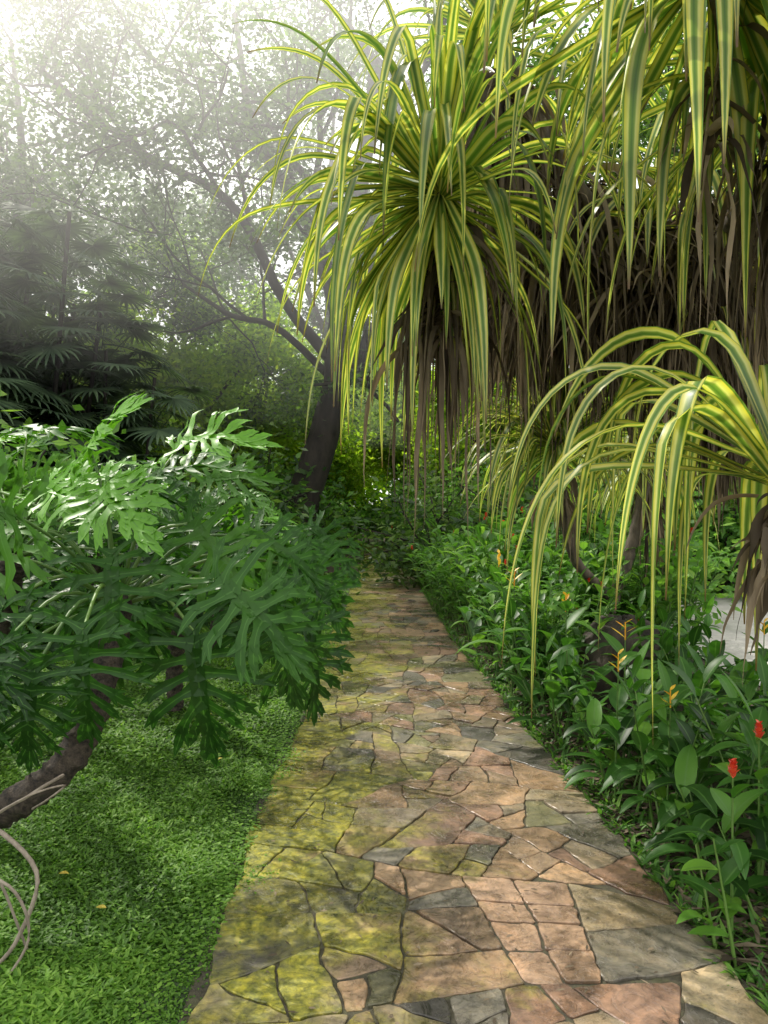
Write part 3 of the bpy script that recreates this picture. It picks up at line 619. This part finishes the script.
def gen_tree(h,name,label,mat,seed,**kw):
    global R
    R=np.random.default_rng(seed);random.seed(seed);limbs=[([(0,0,-.1),(.2,0,h*.25),(-.1,.2,h*.5),(.2,.1,h*.75),(0,0,h*.95)],(h*.018,.05))]
    for i in range(4):
        a=i*1.6+R.uniform(0,1);z=h*R.uniform(.3,.55);limbs.append(([(0,0,z),(math.cos(a)*h*.12,math.sin(a)*h*.12,z+h*.1),(math.cos(a)*h*.28,math.sin(a)*h*.28,z+h*.24)],(h*.009,.04)))
    return tree_from(([.4,.6,.8,1],limbs),name,label,(0,0,0),mat,L0=h*.17,**kw)
TA=gen_tree(14,'tree','tall leafy tree with fine foliage against sky',M_tree,31,per=34,sig=.38)
TB=gen_tree(12,'tree','broad dark tree with small leaves',M_tree,32,per=32,sig=.38)
TC=gen_tree(6.5,'tree','small sunlit yellow-green tree behind the lawn',M_bright,33,per=30,sig=.36,l=.16,w=.045)
TA.location=(-9.5,19,0);TB.location=(6.5,17,0);TC.location=(-3.8,22.5,0)
for (s,x,y,k,r) in [(TB,-14.5,18,1.15,1),(TA,-2.5,37,1.45,2),(TB,10.5,14,1,4),(TA,8,26,1.1,5),(TB,-15,26,1.3,2.2)]:
    copy_thing(s,(x,y,0),r,k)
for (x,y,k,r) in [(-1.6,29,1,1),(-6.2,22,1.1,2),(.9,30,.9,3),(3.6,22,.9,4),(-4.9,28,1.2,5),(3.5,30,1.1,1.5),(5.2,13.5,.75,2.5),(-8.5,25,1.,.6),(-2.8,26,.95,3.3),(2.6,27,.8,2)]:
    copy_thing(TC,(x,y,0),r,k)
def bush(seed,mat,name,label):
    global R
    R=np.random.default_rng(seed);e=thing(name,label,'bush',(0,0,0),'bushes at the back of the garden');ml=MB();tips=[]
    ml.mi=1
    for i in range(14):
        d=rnd_dir(1,.35,1)[0];grow(ml,tips,np.array([0,0,0.]),d,R.uniform(.9,1.6),.03,1,.5)
    ml.mi=0
    leaves(ml,tips,20,.22,.17,.036,.8);part('foliage',ml.mesh('foliage',[mat,M_bark]),e);return e
B1=bush(41,M_shrub,'bush','rounded leafy bush at the edge of the garden');B2=bush(42,M_tree,'bush','dark dense bush under the trees')
B1.location=(2.6,9.8,0);B2.location=(2.7,11.5,0)
random.seed(5)
for i in range(40):
    x=random.uniform(-9,8);y=random.uniform(12,24)
    if -2.9<x<1.6+.05*y: x=random.choice([x-5.5,x+4.2])
    copy_thing(random.choice([B1,B1,B2]),(x,y,0),random.uniform(0,6),random.uniform(.9,1.5))
for (x,y,k) in [(-3.2,8.6,1.0),(-4.4,8,1.1),(-5.6,7.2,1.2),(-2.9,10.5,.9),(2.2,24,1.4),(-3.8,22,1.2),(-4.6,10.2,1.4),(-5.8,10,1.5)]:
    copy_thing(random.choice([B1,B1,B2]),(x,y,0),random.uniform(0,6),k)
R=np.random.default_rng(50);mb=MB();n=80000
th=R.uniform(-1.0,1.0,n);rad=R.uniform(38,52,n);x=np.sin(th)*rad;y=np.cos(th)*rad
hh=8.0+2.5*np.sin(x*.31+1)+1.8*np.sin(x*.83+2)+1.2*np.sin(x*1.9);z=hh*R.uniform(0,1,n)**.85
diamonds(mb,np.stack([x,y,z],-1),rnd_dir(n,-.8,.4),rnd_dir(n),R.uniform(.4,.8,n),R.uniform(.12,.22,n),np.clip(.45+.3*np.sin(x*.9)*np.cos(z*.8+x)+R.normal(0,.15,n),0,1))
w_=link(bpy.data.objects.new('distant_wood',mb.mesh('distant_wood',M_bright)));w_["kind"]="stuff";w_["label"]="hazy belt of distant woodland foliage";w_["category"]="wood"

# ---------------------------------------------------------------- scattering volume added to give the veiling lens glare
m,nt,N,L=newmat('glare_haze_volume');v=N('ShaderNodeVolumeScatter');v.inputs['Density'].default_value=.024;v.inputs['Anisotropy'].default_value=.7;v.inputs['Color'].default_value=(1,1,1,1)
o=N('ShaderNodeOutputMaterial');L(v.outputs[0],o.inputs['Volume'])
me=bpy.data.meshes.new('glare_haze');x0,x1,y0,y1,z0,z1=-26,.6,3.2,24,3.2,13.5
me.from_pydata([(x,y,z) for z in(z0,z1) for y in(y0,y1) for x in(x0,x1)],[],[(0,2,3,1),(4,5,7,6),(0,1,5,4),(2,6,7,3),(0,4,6,2),(1,3,7,5)]);me.materials.append(m)
mo=link(bpy.data.objects.new('glare_haze',me));mo["kind"]="structure"

# ---------------------------------------------------------------- light
el,az=math.radians(50),math.radians(-38)
sd=Vector((math.sin(az)*math.cos(el),math.cos(az)*math.cos(el),math.sin(el)))
sl=bpy.data.lights.new('sun','SUN');sl.energy=5;sl.angle=math.radians(.6);sl.color=(1,.94,.84)
so=bpy.data.objects.new('sun',sl);COL.objects.link(so);so.rotation_euler=sd.to_track_quat('Z','Y').to_euler()
w=bpy.data.worlds.new('World');sc.world=w;w.use_nodes=True;nt=w.node_tree;nt.nodes.clear();N=nt.nodes.new;L=nt.links.new
sk=N('ShaderNodeTexSky');sk.sky_type='NISHITA';sk.sun_disc=False;sk.sun_elevation=el;sk.sun_rotation=az;sk.dust_density=4;sk.air_density=1
mx=N('ShaderNodeMixRGB');mx.inputs[0].default_value=.75;L(sk.outputs[0],mx.inputs[1]);mx.inputs[2].default_value=(15,14.8,14.1,1)
bg=N('ShaderNodeBackground');bg.inputs['Strength'].default_value=.15;L(mx.outputs[0],bg.inputs['Color'])
o=N('ShaderNodeOutputWorld');L(bg.outputs[0],o.inputs['Surface'])

# ---------------------------------------------------------------- camera
cd=bpy.data.cameras.new('camera');cd.sensor_fit='VERTICAL';cd.sensor_height=24;cd.lens=740/1024*24;cd.clip_end=1000;cd.clip_start=.05
co=bpy.data.objects.new('camera',cd);COL.objects.link(co);co.location=(0,0,1.5);co.rotation_euler=(math.radians(90-.54),0,0);sc.camera=co
